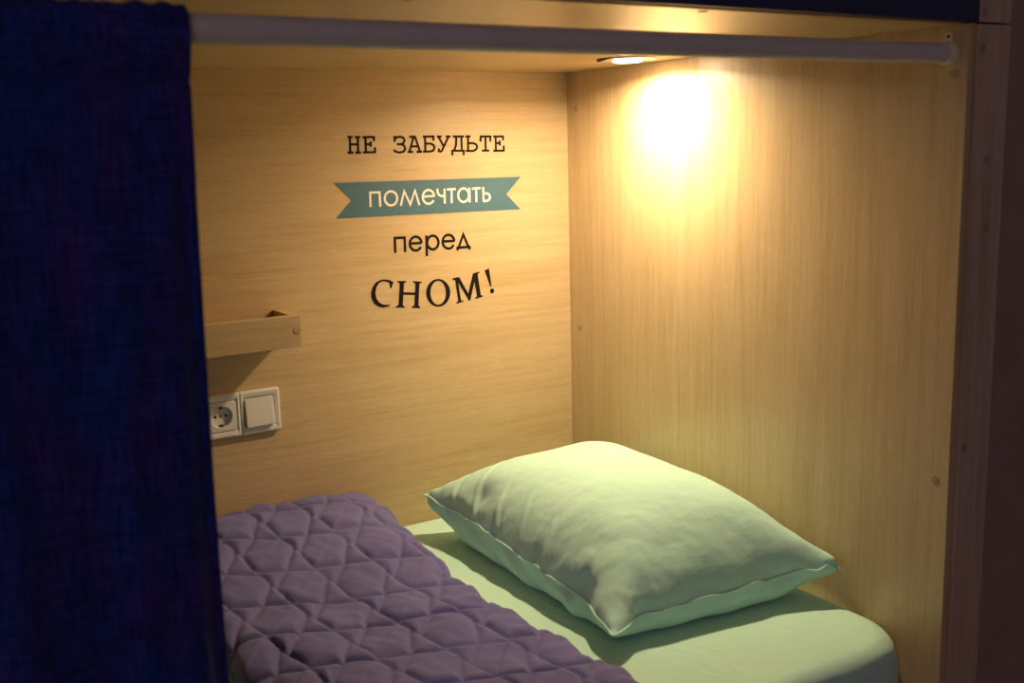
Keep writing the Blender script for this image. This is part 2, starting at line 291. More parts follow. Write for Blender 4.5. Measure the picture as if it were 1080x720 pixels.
# guide points of the settled pillow, half millimetres
PILLOW_ROWS = [0, 2, 5, 9, 14, 20, 26, 32, 38, 44, 49, 53, 56, 58]
PILLOW_COLUMNS = [0, 2, 5, 9, 14, 20, 27, 34, 41, 48, 55, 62, 68, 73, 77, 80, 82]
PILLOW_TOP = [
    [(-880,-1450,84),(-868,-1423,85),(-856,-1379,87),(-843,-1320,89),(-822,-1253,91),(-826,-1164,100),(-826,-1056,107),(-823,-948,113),(-821,-839,120),(-821,-730,127),(-817,-622,133),(-817,-515,139),(-818,-428,144),(-829,-352,148),(-838,-290,154),(-849,-254,158),(-866,-227,156)],
    [(-850,-1445,84),(-855,-1425,121),(-849,-1380,130),(-836,-1321,133),(-809,-1254,131),(-816,-1164,145),(-813,-1056,151),(-810,-949,157),(-807,-841,163),(-807,-733,170),(-806,-624,174),(-803,-516,178),(-814,-429,183),(-821,-352,185),(-828,-291,188),(-837,-247,189),(-837,-232,161)],
    [(-807,-1434,84),(-808,-1424,127),(-812,-1388,172),(-809,-1327,187),(-798,-1252,193),(-791,-1167,201),(-787,-1059,204),(-784,-951,210),(-782,-843,214),(-781,-735,218),(-781,-626,222),(-771,-521,217),(-789,-431,227),(-793,-353,226),(-796,-290,222),(-791,-258,191),(-790,-247,157)],
    [(-753,-1413,84),(-752,-1408,127),(-751,-1390,184),(-755,-1338,232),(-753,-1261,254),(-744,-1173,256),(-742,-1064,263),(-739,-956,266),(-737,-848,269),(-736,-740,272),(-735,-631,274),(-738,-525,275),(-740,-432,272),(-740,-355,260),(-733,-302,229),(-730,-276,190),(-730,-266,153)],
    [(-677,-1429,87),(-676,-1418,131),(-677,-1392,192),(-678,-1345,252),(-680,-1273,292),(-678,-1181,314),(-674,-1072,317),(-671,-964,320),(-669,-855,321),(-668,-747,322),(-667,-637,323),(-667,-529,318),(-666,-437,304),(-662,-366,276),(-656,-323,231),(-660,-308,184),(-663,-287,152)],
    [(-586,-1435,90),(-585,-1423,135),(-584,-1399,197),(-585,-1349,253),(-585,-1282,309),(-585,-1191,340),(-583,-1083,356),(-582,-973,360),(-580,-864,362),(-578,-756,360),(-577,-647,356),(-575,-538,344),(-573,-447,322),(-572,-380,282),(-571,-332,239),(-570,-306,197),(-570,-295,158)],
    [(-493,-1443,93),(-493,-1429,135),(-491,-1406,198),(-491,-1359,260),(-492,-1290,317),(-491,-1200,354),(-489,-1093,373),(-488,-984,381),(-486,-874,382),(-484,-765,380),(-483,-656,372),(-481,-549,355),(-480,-459,327),(-478,-389,287),(-477,-343,243),(-477,-317,202),(-477,-305,162)],
    [(-399,-1455,97),(-399,-1441,142),(-399,-1415,202),(-399,-1368,266),(-398,-1301,322),(-397,-1210,360),(-395,-1102,379),(-393,-993,386),(-392,-884,388),(-390,-775,385),(-389,-667,377),(-387,-558,361),(-386,-468,333),(-384,-400,293),(-383,-353,247),(-383,-327,206),(-383,-315,166)],
    [(-305,-1462,100),(-306,-1450,146),(-306,-1424,207),(-305,-1379,272),(-305,-1312,329),(-303,-1220,359),(-301,-1112,372),(-300,-1003,376),(-299,-895,377),(-297,-786,376),(-295,-676,371),(-294,-568,360),(-292,-476,340),(-290,-410,298),(-289,-365,250),(-288,-339,208),(-288,-324,169)],
    [(-216,-1464,100),(-222,-1458,144),(-223,-1437,208),(-218,-1393,275),(-211,-1322,319),(-211,-1230,336),(-210,-1121,343),(-211,-1012,345),(-209,-904,346),(-208,-795,347),(-204,-687,346),(-201,-579,345),(-200,-487,329),(-202,-414,298),(-206,-367,254),(-208,-344,210),(-206,-335,167)],
    [(-147,-1491,111),(-148,-1484,158),(-147,-1459,220),(-141,-1405,264),(-138,-1328,284),(-142,-1235,290),(-142,-1128,294),(-142,-1019,298),(-141,-911,299),(-140,-803,302),(-136,-695,304),(-133,-587,304),(-126,-497,303),(-125,-421,290),(-128,-366,258),(-130,-341,216),(-131,-328,179)],
    [(-96,-1512,111),(-94,-1500,153),(-86,-1470,208),(-85,-1409,224),(-92,-1330,227),(-94,-1238,235),(-97,-1133,238),(-99,-1024,240),(-96,-916,247),(-94,-808,250),(-90,-700,254),(-86,-591,258),(-79,-507,259),(-70,-431,260),(-66,-369,254),(-69,-334,224),(-69,-324,189)],
    [(-73,-1508,113),(-53,-1514,149),(-50,-1472,167),(-57,-1408,170),(-67,-1333,173),(-70,-1242,178),(-71,-1135,185),(-70,-1027,190),(-70,-918,196),(-67,-811,202),(-65,-702,207),(-61,-595,213),(-67,-504,210),(-43,-437,220),(-31,-377,224),(-23,-332,226),(-24,-317,197)],
    [(-50,-1519,93),(-49,-1510,113),(-47,-1472,123),(-49,-1410,123),(-59,-1334,125),(-61,-1245,131),(-59,-1136,138),(-56,-1028,145),(-56,-920,151),(-52,-812,158),(-52,-704,165),(-51,-595,172),(-59,-506,167),(-33,-438,182),(-22,-378,190),(-10,-334,197),(-10,-304,199)],
]
PILLOW_UNDER = [
    [(-880,-1450,84),(-868,-1423,85),(-856,-1379,87),(-843,-1320,89),(-822,-1253,91),(-826,-1164,100),(-826,-1056,107),(-823,-948,113),(-821,-839,120),(-821,-730,127),(-817,-622,133),(-817,-515,139),(-818,-428,144),(-829,-352,148),(-838,-290,154),(-849,-254,158),(-866,-227,156)],
    [(-850,-1445,84),(-857,-1427,65),(-851,-1381,62),(-837,-1323,61),(-824,-1254,63),(-828,-1163,66),(-827,-1056,69),(-825,-947,74),(-823,-839,78),(-822,-731,83),(-819,-622,88),(-819,-514,92),(-816,-427,96),(-825,-351,102),(-835,-289,108),(-841,-246,120),(-837,-232,161)],
    [(-807,-1434,84),(-811,-1428,59),(-818,-1392,37),(-814,-1332,28),(-813,-1258,25),(-811,-1166,26),(-810,-1058,26),(-809,-949,27),(-807,-840,28),(-805,-732,30),(-804,-624,33),(-801,-515,35),(-799,-423,41),(-800,-349,48),(-801,-287,64),(-795,-253,110),(-790,-247,157)],
    [(-753,-1413,84),(-756,-1422,58),(-757,-1402,23),(-759,-1343,6),(-758,-1266,1),(-756,-1173,1),(-755,-1063,1),(-753,-955,1),(-752,-846,0),(-750,-738,1),(-748,-629,0),(-747,-520,1),(-745,-427,1),(-744,-350,11),(-740,-292,43),(-733,-270,102),(-730,-266,153)],
    [(-677,-1429,87),(-679,-1429,57),(-680,-1408,21),(-681,-1352,1),(-680,-1273,0),(-678,-1181,0),(-677,-1072,0),(-674,-964,0),(-673,-854,0),(-671,-747,0),(-669,-638,1),(-668,-529,0),(-667,-436,0),(-666,-358,1),(-664,-300,34),(-661,-291,99),(-663,-287,152)],
    [(-586,-1435,90),(-586,-1436,58),(-587,-1418,19),(-586,-1362,0),(-585,-1284,0),(-584,-1190,0),(-582,-1081,0),(-580,-974,0),(-578,-865,0),(-577,-756,1),(-575,-648,0),(-574,-539,0),(-572,-445,0),(-572,-368,0),(-570,-311,34),(-570,-294,103),(-570,-295,158)],
    [(-493,-1443,93),(-493,-1447,59),(-493,-1429,19),(-492,-1372,0),(-490,-1294,0),(-490,-1201,0),(-488,-1092,0),(-486,-983,0),(-485,-875,1),(-483,-767,1),(-482,-658,1),(-479,-549,0),(-479,-456,0),(-478,-378,0),(-477,-321,34),(-476,-304,104),(-477,-305,162)],
    [(-399,-1455,97),(-399,-1456,62),(-399,-1439,20),(-398,-1382,0),(-397,-1304,0),(-395,-1211,1),(-394,-1102,0),(-392,-993,0),(-391,-885,0),(-388,-776,0),(-387,-667,1),(-386,-559,0),(-384,-465,0),(-383,-387,0),(-382,-331,35),(-382,-314,107),(-383,-315,166)],
    [(-305,-1462,100),(-305,-1463,65),(-305,-1448,20),(-304,-1391,0),(-303,-1314,0),(-302,-1221,0),(-300,-1112,0),(-298,-1004,1),(-297,-895,1),(-295,-786,1),(-293,-677,0),(-292,-569,0),(-290,-476,0),(-289,-397,1),(-289,-341,36),(-288,-324,110),(-288,-324,169)],
    [(-216,-1464,100),(-216,-1475,67),(-212,-1459,24),(-209,-1401,1),(-208,-1324,0),(-207,-1231,0),(-205,-1122,0),(-204,-1013,1),(-202,-905,1),(-200,-796,1),(-199,-687,0),(-197,-578,0),(-196,-486,0),(-195,-408,1),(-194,-352,39),(-204,-337,108),(-206,-335,167)],
    [(-147,-1491,111),(-143,-1488,76),(-137,-1462,37),(-131,-1409,10),(-130,-1333,2),(-128,-1239,1),(-127,-1130,1),(-125,-1022,1),(-124,-913,1),(-122,-804,1),(-120,-696,1),(-119,-587,1),(-118,-494,2),(-117,-416,15),(-120,-358,53),(-128,-333,120),(-131,-328,179)],
    [(-96,-1512,111),(-92,-1507,78),(-79,-1470,53),(-76,-1412,40),(-76,-1336,36),(-74,-1244,36),(-72,-1136,35),(-70,-1028,36),(-68,-919,37),(-67,-811,39),(-66,-702,41),(-65,-593,47),(-69,-500,52),(-61,-426,58),(-59,-365,81),(-66,-330,134),(-69,-324,189)],
    [(-73,-1508,113),(-50,-1519,92),(-51,-1474,87),(-56,-1411,85),(-62,-1334,86),(-57,-1245,88),(-57,-1137,91),(-55,-1029,95),(-54,-921,100),(-52,-812,103),(-50,-703,110),(-49,-596,115),(-56,-506,116),(-38,-434,125),(-27,-375,137),(-19,-330,146),(-24,-317,197)],
    [(-50,-1519,93),(-49,-1510,113),(-47,-1472,123),(-49,-1410,123),(-59,-1334,125),(-61,-1245,131),(-59,-1136,138),(-56,-1028,145),(-56,-920,151),(-52,-812,158),(-52,-704,165),(-51,-595,172),(-59,-506,167),(-33,-438,182),(-22,-378,190),(-10,-334,197),(-10,-304,199)],
]

# ------------------------------------------------------------------ the setting: panels of the sleeping niche
# the top of the mattress is z = 0, the floor is z = -0.45
H, D, LEFT, FLOOR = 0.895, 0.962, -1.95, -0.45
def struct(name, lo, hi, mat, bevel=0.0008):
    return tag(box(name, lo, hi, mat, None, bevel), kind='structure')
struct('wall_back', (LEFT - 0.016, 0.0, FLOOR), (0.016, 0.016, 1.9), M['oak_x'])
struct('wall_right', (0.0, -D, FLOOR), (0.0125, 0.0, 0.8952), M['oak_z'])
struct('wall_left', (LEFT - 0.016, -0.9505, FLOOR), (LEFT, 0.0, 1.9), M['oak_z'])
struct('ceiling', (LEFT, -0.9505, H), (0.0, 0.0, H + 0.018), M['oak_ceiling'])
struct('floor', (LEFT - 1.6, -3.6, FLOOR - 0.03), (1.6, 0.016, FLOOR), M['floor'])
struct('wall_front', (0.0865, -0.952, FLOOR), (1.6, -0.90, 1.9), M['plaster'])

# bunk frame: corner post, its upper block, navy fascia of the upper bunk, bed board and front rail
FY = -0.968
bunk = empty('bunk_frame', (-0.95, FY, FLOOR))
tag(bunk, 'wooden bunk frame with pale oak corner post and navy blue upper fascia', 'bunk bed frame')
PX0, PX1 = 0.0130, 0.0825
post = box('corner_post', (PX0, FY, FLOOR), (PX1, -0.905, 0.8935), M['oak_post'], None, 0.0012); under(bunk, post)
upper = box('upper_post', (PX0, FY, 0.8960), (PX1, -0.905, 1.9), M['oak_post'], None, 0.0012); under(bunk, upper)
for k, (x, z) in enumerate(((0.0220, 0.8624), (0.0432, 0.7114), (0.0480, 0.6171), (0.0245, 0.2962))):
    c = disc_cap('screw_cap', (x, FY, z), (0, -1, 0), 0.0068, 0.0007, M['post_cap']); under(bunk, c)
    c.parent = post; c.location = (0, 0, 0)
c = disc_cap('screw_cap', (0.0225, FY, 0.9097), (0, -1, 0), 0.0068, 0.0007, M['post_cap']); c.parent = upper
fas = box('fascia', (LEFT, FY, 0.8965), (PX0 - 0.001, -0.951, 1.25), M['navy_board'], None, 0.0012); under(bunk, fas)
fas['label'] = 'navy blue front board of the upper bunk'
bb = box('bed_board', (LEFT, -0.955, -0.160), (-0.001, -0.002, -0.142), M['oak_x'], None, 0.001); under(bunk, bb)
for o in (post, upper, fas, bb):
    pass

# screw caps on the panels
CAPS = 'brown screw caps on the wooden panels'
for (y, z, lab) in ((-0.0315, 0.8207, 'brown screw cap near the inner corner, just below the ceiling'),
                    (-0.0364, 0.3591, 'brown screw cap on the inner corner edge, above the pillow'),
                    (-0.9387, 0.2472, 'brown screw cap low on the right wall beside the corner post'),
                    (-0.9403, 0.8289, 'brown screw cap below the end bracket of the curtain rod')):
    tag(disc_cap('screw_cap', (0, y, z), (-1, 0, 0), 0.0068, 0.0008, M['cap']), lab, 'screw cap', CAPS)
for (x, y, lab) in ((-0.451, -0.934, 'brown screw cap in the ceiling above the rod, nearer the lamp'),
                    (-0.817, -0.904, 'brown screw cap in the ceiling above the rod, nearer the curtain')):
    tag(disc_cap('screw_cap', (x, y, H), (0, 0, -1), 0.0062, 0.0010, M['cap']), lab, 'screw cap', CAPS)

# ------------------------------------------------------------------ ceiling lamp
LX, LY = -0.106, -0.345
lamp = empty('ceiling_lamp', (LX, LY, H))
tag(lamp, 'small lit round spotlight set in the wooden ceiling', 'ceiling lamp')
bm = bmesh.new()
lathe(bm, (LX, LY, H), (0, 0, -1), [(0.052, 0), (0.052, 0.0022), (0.049, 0.0030), (0.0275, 0.0034), (0.0262, 0.0026), (0.0262, 0)], 64)
under(lamp, from_bm('trim_ring', bm, M['ring'], None, False))
bm = bmesh.new()
lathe(bm, (LX, LY, H), (0, 0, -1), [(0.0255, 0.0002), (0.0255, 0.0040), (0.0235, 0.0056), (0.016, 0.0066), (0, 0.0070)], 48)
under(lamp, from_bm('lens', bm, M['lens'], None, True))['label'] = 'glowing warm white lens'
_d = bpy.data.lights.new('lamp_beam', 'AREA'); _d.shape = 'DISK'; _d.size = 0.046; _d.energy = LAMP_POWER
_d.color = LAMP_COLOR[:3]; _d.spread = LAMP_SPREAD
_o = bpy.data.objects.new('lamp_beam', _d); COL.objects.link(_o); _o.location = (0, 0, -0.0075); _o.parent = lamp
# dark strip standing in for the shadow along the ring's left rim
bm = bmesh.new()
seg = 14
ring_v = []
for k in range(seg + 1):
    a = math.radians(128 + 75 * k / seg)
    lift = 0.0045 * math.sin(math.pi * k / seg)
    ring_v.append([bm.verts.new((LX + r * math.cos(a), LY + r * math.sin(a), H - z)) for r, z in ((0.0525, 0.0003), (0.0540, 0.0003), (0.0540, 0.0008 + lift), (0.0525, 0.0008 + lift))])
for A, B in zip(ring_v, ring_v[1:]):
    for q in range(4):
        bm.faces.new((A[q], A[(q + 1) % 4], B[(q + 1) % 4], B[q]))
bm.faces.new(ring_v[0]); bm.faces.new(ring_v[-1][::-1])
under(lamp, from_bm('ring_shadow_strip', bm, M['ring_shadow']))

# ------------------------------------------------------------------ mattress
def mattress():
    x0, x1, y0, y1 = LEFT + 0.01, 0.0, -0.938, -0.002
    R, roll, top, bot = 0.105, 0.036, 0.0, -0.139
    prof = []                                            # (inset, z)
    for k in range(9):
        a = math.pi / 2 * k / 8
        prof.append((roll * (1 - math.sin(a)), top - roll * (1 - math.cos(a)) ))
    prof = [(roll * (1 - math.cos(math.pi / 2 * (1 - k / 8))) if False else roll * (1 - math.sin(math.pi / 2 * k / 8)), -roll * (1 - math.cos(math.pi / 2 * k / 8))) for k in range(9)]
    prof += [(-0.002, -0.055), (-0.003, -0.085), (0.000, -0.120), (0.006, bot)]
    def outline(ins):
        pts = []
        r = {0: R, 1: 0.04, 2: 0.04, 3: 0.06}
        cs = [((x1, y0), 0), ((x1, y1), 1), ((x0, y1), 2), ((x0, y0), 3)]
        for (cx, cy), q in cs:
            rr = r[q]
            sx = -1 if cx == x1 else 1; sy = 1 if cy == y0 else -1
            ox, oy = cx + sx * rr, cy + sy * rr
            a0 = {0: -90, 1: 0, 2: 90, 3: 180}[q]
            for k in range(15):
                a = math.radians(a0 + 90 * k / 14)
                pts.append((ox + (rr - ins) * math.cos(a), oy + (rr - ins) * math.sin(a)))
        # subdivide the straight sides
        out = []
        n = len(pts)
        for i in range(n):
            p, q = pts[i], pts[(i + 1) % n]
            L = math.dist(p, q)
            m = max(1, int(round(L / 0.03))) if L > 0.05 else 1
            for k in range(m): out.append((p[0] + (q[0] - p[0]) * k / m, p[1] + (q[1] - p[1]) * k / m))
        return out
    counts = None
    V, F, rings = [], [], []
    base = outline(0.0)
    cx, cy = (x0 + x1) / 2, (y0 + y1) / 2
    arr = np.array(base)
    nxt = np.roll(arr, -1, 0) - np.roll(arr, 1, 0)
    nrm = np.stack([nxt[:, 1], -nxt[:, 0]], 1); nrm /= np.linalg.norm(nrm, axis=1)[:, None]
    for ins, z in prof:
        q = arr - nrm * ins
        wob = 0.0025 * np.sin(arr[:, 0] * 47 + arr[:, 1] * 31) * (1 if z < -0.02 else 0)
        q = q + nrm * np.minimum(wob, 0)[:, None]
        rings.append(list(range(len(V), len(V) + len(q))))
        V += [(a, b, z) for a, b in q]
    n = len(arr)
    for A, B in zip(rings, rings[1:]):
        for k in range(n): F.append((A[k], B[k], B[(k + 1) % n], A[(k + 1) % n]))
    F.append(tuple(rings[0])); F.append(tuple(rings[-1][::-1]))
    # inner top grid replaced by one ngon: flat under the tight sheet
    o = link_mesh('mattress', V, F, M['sheet'], None, True)
    return o
tag(mattress(), 'mattress covered with a tight mint green fitted sheet', 'mattress')

# ------------------------------------------------------------------ pillow
def spline_matrix(t, q):
    """natural cubic spline through knots t evaluated at q, as a matrix"""
    n = len(t); h = np.diff(t).astype(float)
    A = np.zeros((n, n)); B = np.zeros((n, n)); A[0, 0] = A[-1, -1] = 1
    for k in range(1, n - 1):
        A[k, k - 1] = h[k - 1]; A[k, k] = 2 * (h[k - 1] + h[k]); A[k, k + 1] = h[k]
        B[k, k - 1] = 6 / h[k - 1]; B[k, k] = -6 / h[k - 1] - 6 / h[k]; B[k, k + 1] = 6 / h[k]
    S = np.linalg.solve(A, B)
    W = np.zeros((len(q), n)); E = np.eye(n)
    for r, x in enumerate(q):
        k = min(n - 2, max(0, int(np.searchsorted(t, x, 'right')) - 1))
        a = (t[k + 1] - x) / h[k]; b = 1 - a
        W[r] = a * E[k] + b * E[k + 1] + ((a ** 3 - a) * S[k] + (b ** 3 - b) * S[k + 1]) * h[k] ** 2 / 6
    return W
def pillow():
    nu, nv = 116, 164
    U = np.linspace(-1, 1, nu + 1); Vv = np.linspace(-1, 1, nv + 1)
    WI = spline_matrix(np.array(PILLOW_ROWS), (U + 1) * 29); WJ = spline_matrix(np.array(PILLOW_COLUMNS), (Vv + 1) * 41)
    gu, gv = np.meshgrid(U, Vv, indexing='ij')
    sides = []
    for sgn, data in ((1, PILLOW_TOP), (-1, PILLOW_UNDER)):
        a = np.array(data, float) / 2000
        g = np.einsum('pi,ijc,qj->pqc', WI, a, WJ)
        du, dv = np.gradient(g, axis=0), np.gradient(g, axis=1)
        nrm = np.cross(du, dv); nrm /= np.linalg.norm(nrm, axis=2)[:, :, None] + 1e-9
        nrm *= np.sign(nrm[nu // 2, nv // 2, 2]) * sgn
        fade = smoothstep(1 - np.abs(gu), 0.0, 0.05 if sgn > 0 else 0.02) * smoothstep(1 - np.abs(gv), 0.0, 0.04)
        el = np.exp(-(gu + 1) / 0.42)                    # near the open side facing the quilt
        ef = np.exp(-(gv + 1) / 0.30); er = np.exp(-(1 - gu) / 0.25)
        if sgn > 0:
            # the top lies flatter towards the seam on the open side and towards the front
            for ax, span, amt in ((1, 0.75, 0.55), (0, 0.5, 0.35)):
                gg = gv if ax else gu
                f = np.clip((gg + 1) / span, 0, 1)
                m = int(span / 2 * (nv if ax else nu))
                z0 = g[:, :1, 2] if ax else g[:1, :, 2]; z1 = g[:, m:m + 1, 2] if ax else g[m:m + 1, :, 2]
                zl = z0 + (z1 - z0) * (f ** 0.80)
                g[:, :, 2] = np.where(f < 1, g[:, :, 2] * (1 - amt * (1 - f)) + zl * amt * (1 - f), g[:, :, 2])
            ph = gv * 46 + (gu + 1) * 6.0 + 3.0 * vnoise(gu * 1.5 + 9, gv * 4 + 9, 51)
            am = smoothstep(vnoise(gv * 6 + 9, gu * 1.3 + 9, 52), -0.5, 0.6)
            d = 0.0034 * np.exp(-(gu + 1) / 0.30) * smoothstep(gv, -0.9, -0.4) * smoothstep(-gv, -0.95, -0.5) * (1 - 2.2 * np.abs(np.sin(ph * 0.5)) ** 0.6) * am
            d += 0.0007 * ef * np.sin(gu * 15 + 1.5 * vnoise(gu * 5 + 9, gv * 3 + 9, 53))
            for v0, ln, am2, sl in ((0.72, 0.34, 0.0034, 0.30), (0.50, 0.50, 0.0042, 0.34), (0.22, 0.40, 0.0036, 0.38), (-0.02, 0.55, 0.0030, 0.36), (-0.30, 0.36, 0.0030, 0.40), (-0.52, 0.30, 0.0022, 0.42)):
                u1 = gu + 1; off = (gv - v0 - sl * u1) * 0.35
                off = off + 0.004 * vnoise(u1 * 5 + 20, gv * 3 + 20, 57)
                d += 0.8 * am2 * (np.exp(-(off / 0.0062) ** 2) - 0.7 * np.exp(-((off + 0.011) / 0.0075) ** 2)) * smoothstep(u1, 0.0, 0.06) * np.exp(-(u1 / ln) ** 2)
            d += 0.0010 * (0.3 + el) * smoothstep(gv, -0.95, -0.5) * vnoise(gu * 6 + gv * 12 + 20, gv * 3 - gu * 3 + 20, 54)
            d += 0.0007 * (0.2 + el + 0.5 * ef + er) * vnoise(gu * 8 + gv * 26 + 40, gv * 5 - gu * 9 + 40, 55)
            d += 0.0006 * (0.5 + er) * vnoise(gu * 26 + gv * 6 + 60, gv * 9 + 60, 56)
        else:
            ph = gv * 13 + (gu + 1) * 9 + 1.8 * vnoise(gu * 3 + 9, gv * 4 + 9, 61)
            d = 0.009 * np.exp(-(gu + 1) / 0.35) * (np.sin(ph) * 0.7 + 0.35 * np.sin(2.3 * ph)) * smoothstep(gu + 1, 0.0, 0.06) * smoothstep(gv, -0.9, -0.5)
            d += 0.002 * ef * np.sin(gu * 13)
        g = g + nrm * (d * fade)[:, :, None]
        sides.append(g)
    # ruffle the seam line and pull the four corners out into short ears
    for g in sides:
        k = smoothstep(np.abs(gu), 0.9, 1.0) + smoothstep(np.abs(gv), 0.93, 1.0)
        g[:, :, 2] += np.minimum(k, 1) * 0.0022 * vnoise(gv * 14 + 30, gu * 10 + 30, 71)
        g[:, :, 0] += smoothstep(-gu, 0.85, 1.0) * 0.0030 * vnoise(gv * 12 + 30, gu * 0 + 30, 72)
        for su, sv, (px, py, pz) in ((-1, -1, (-0.000, -0.010, -0.004)), (1, -1, (0.012, -0.018, 0.006)), (-1, 1, (0.004, 0.004, 0.004)), (1, 1, (0.0, 0.004, 0.0))):
            r = np.hypot((gu - su) * 0.24, (gv - sv) * 0.36)
            w = np.exp(-(r / 0.045) ** 1.6)
            g[:, :, 0] += w * px; g[:, :, 1] += w * py; g[:, :, 2] += w * pz
        g[:, :, 0] = np.minimum(g[:, :, 0], -0.003); g[:, :, 1] = np.minimum(g[:, :, 1], -0.012)
        g[:, :, 2] = np.maximum(g[:, :, 2], 0.0) + 0.0015
    idx, faces, co = {}, [], []
    def put(k, i, j):
        key = (0 if (i in (0, nu) or j in (0, nv)) else k, i, j)
        if key not in idx: idx[key] = len(co); co.append(sides[k][i, j])
        return idx[key]
    for k in (0, 1):
        for i in range(nu):
            for j in range(nv):
                f = [put(k, i, j), put(k, i + 1, j), put(k, i + 1, j + 1), put(k, i, j + 1)]
                faces.append(f if k == 0 else f[::-1])
    co = np.array(co)
    t = empty('pillow', (float(co[:, 0].mean()), float(co[:, 1].mean()), 0.0))
    tag(t, 'plump pillow in a mint green cotton pillowcase in the bed corner', 'pillow')
    o = link_mesh('pillowcase', co, faces, M['pillow'], None, True)
    under(t, o)
    # sewn edge: a slim flat seam all round the rim
    loop = [idx[(0, i, 0)] for i in range(nu)] + [idx[(0, nu, j)] for j in range(nv)] + [idx[(0, i, nv)] for i in range(nu, 0, -1)] + [idx[(0, 0, j)] for j in range(nv, 0, -1)]
    L = co[loop]
    tan = np.roll(L, -2, 0) - np.roll(L, 2, 0); tan /= np.linalg.norm(tan, axis=1)[:, None]
    up = np.array([0, 0, 1.0])
    out = np.cross(tan, up); out /= np.linalg.norm(out, axis=1)[:, None]
    V, F = [], []
    m = len(L)
    for k in range(m):
        for dx, dz in ((-0.0015, 0.0011), (0.0026, 0.0009), (0.0026, -0.0009), (-0.0015, -0.0011)):
            V.append(L[k] + out[k] * dx + up * dz)
    for k in range(m):
        a, b = 4 * k, 4 * ((k + 1) % m)
        for q in range(4): F.append((a + q, b + q, b + (q + 1) % 4, a + (q + 1) % 4))
    under(t, link_mesh('edge_seam', V, F, M['pillow'], None, True))
    return t
pillow()

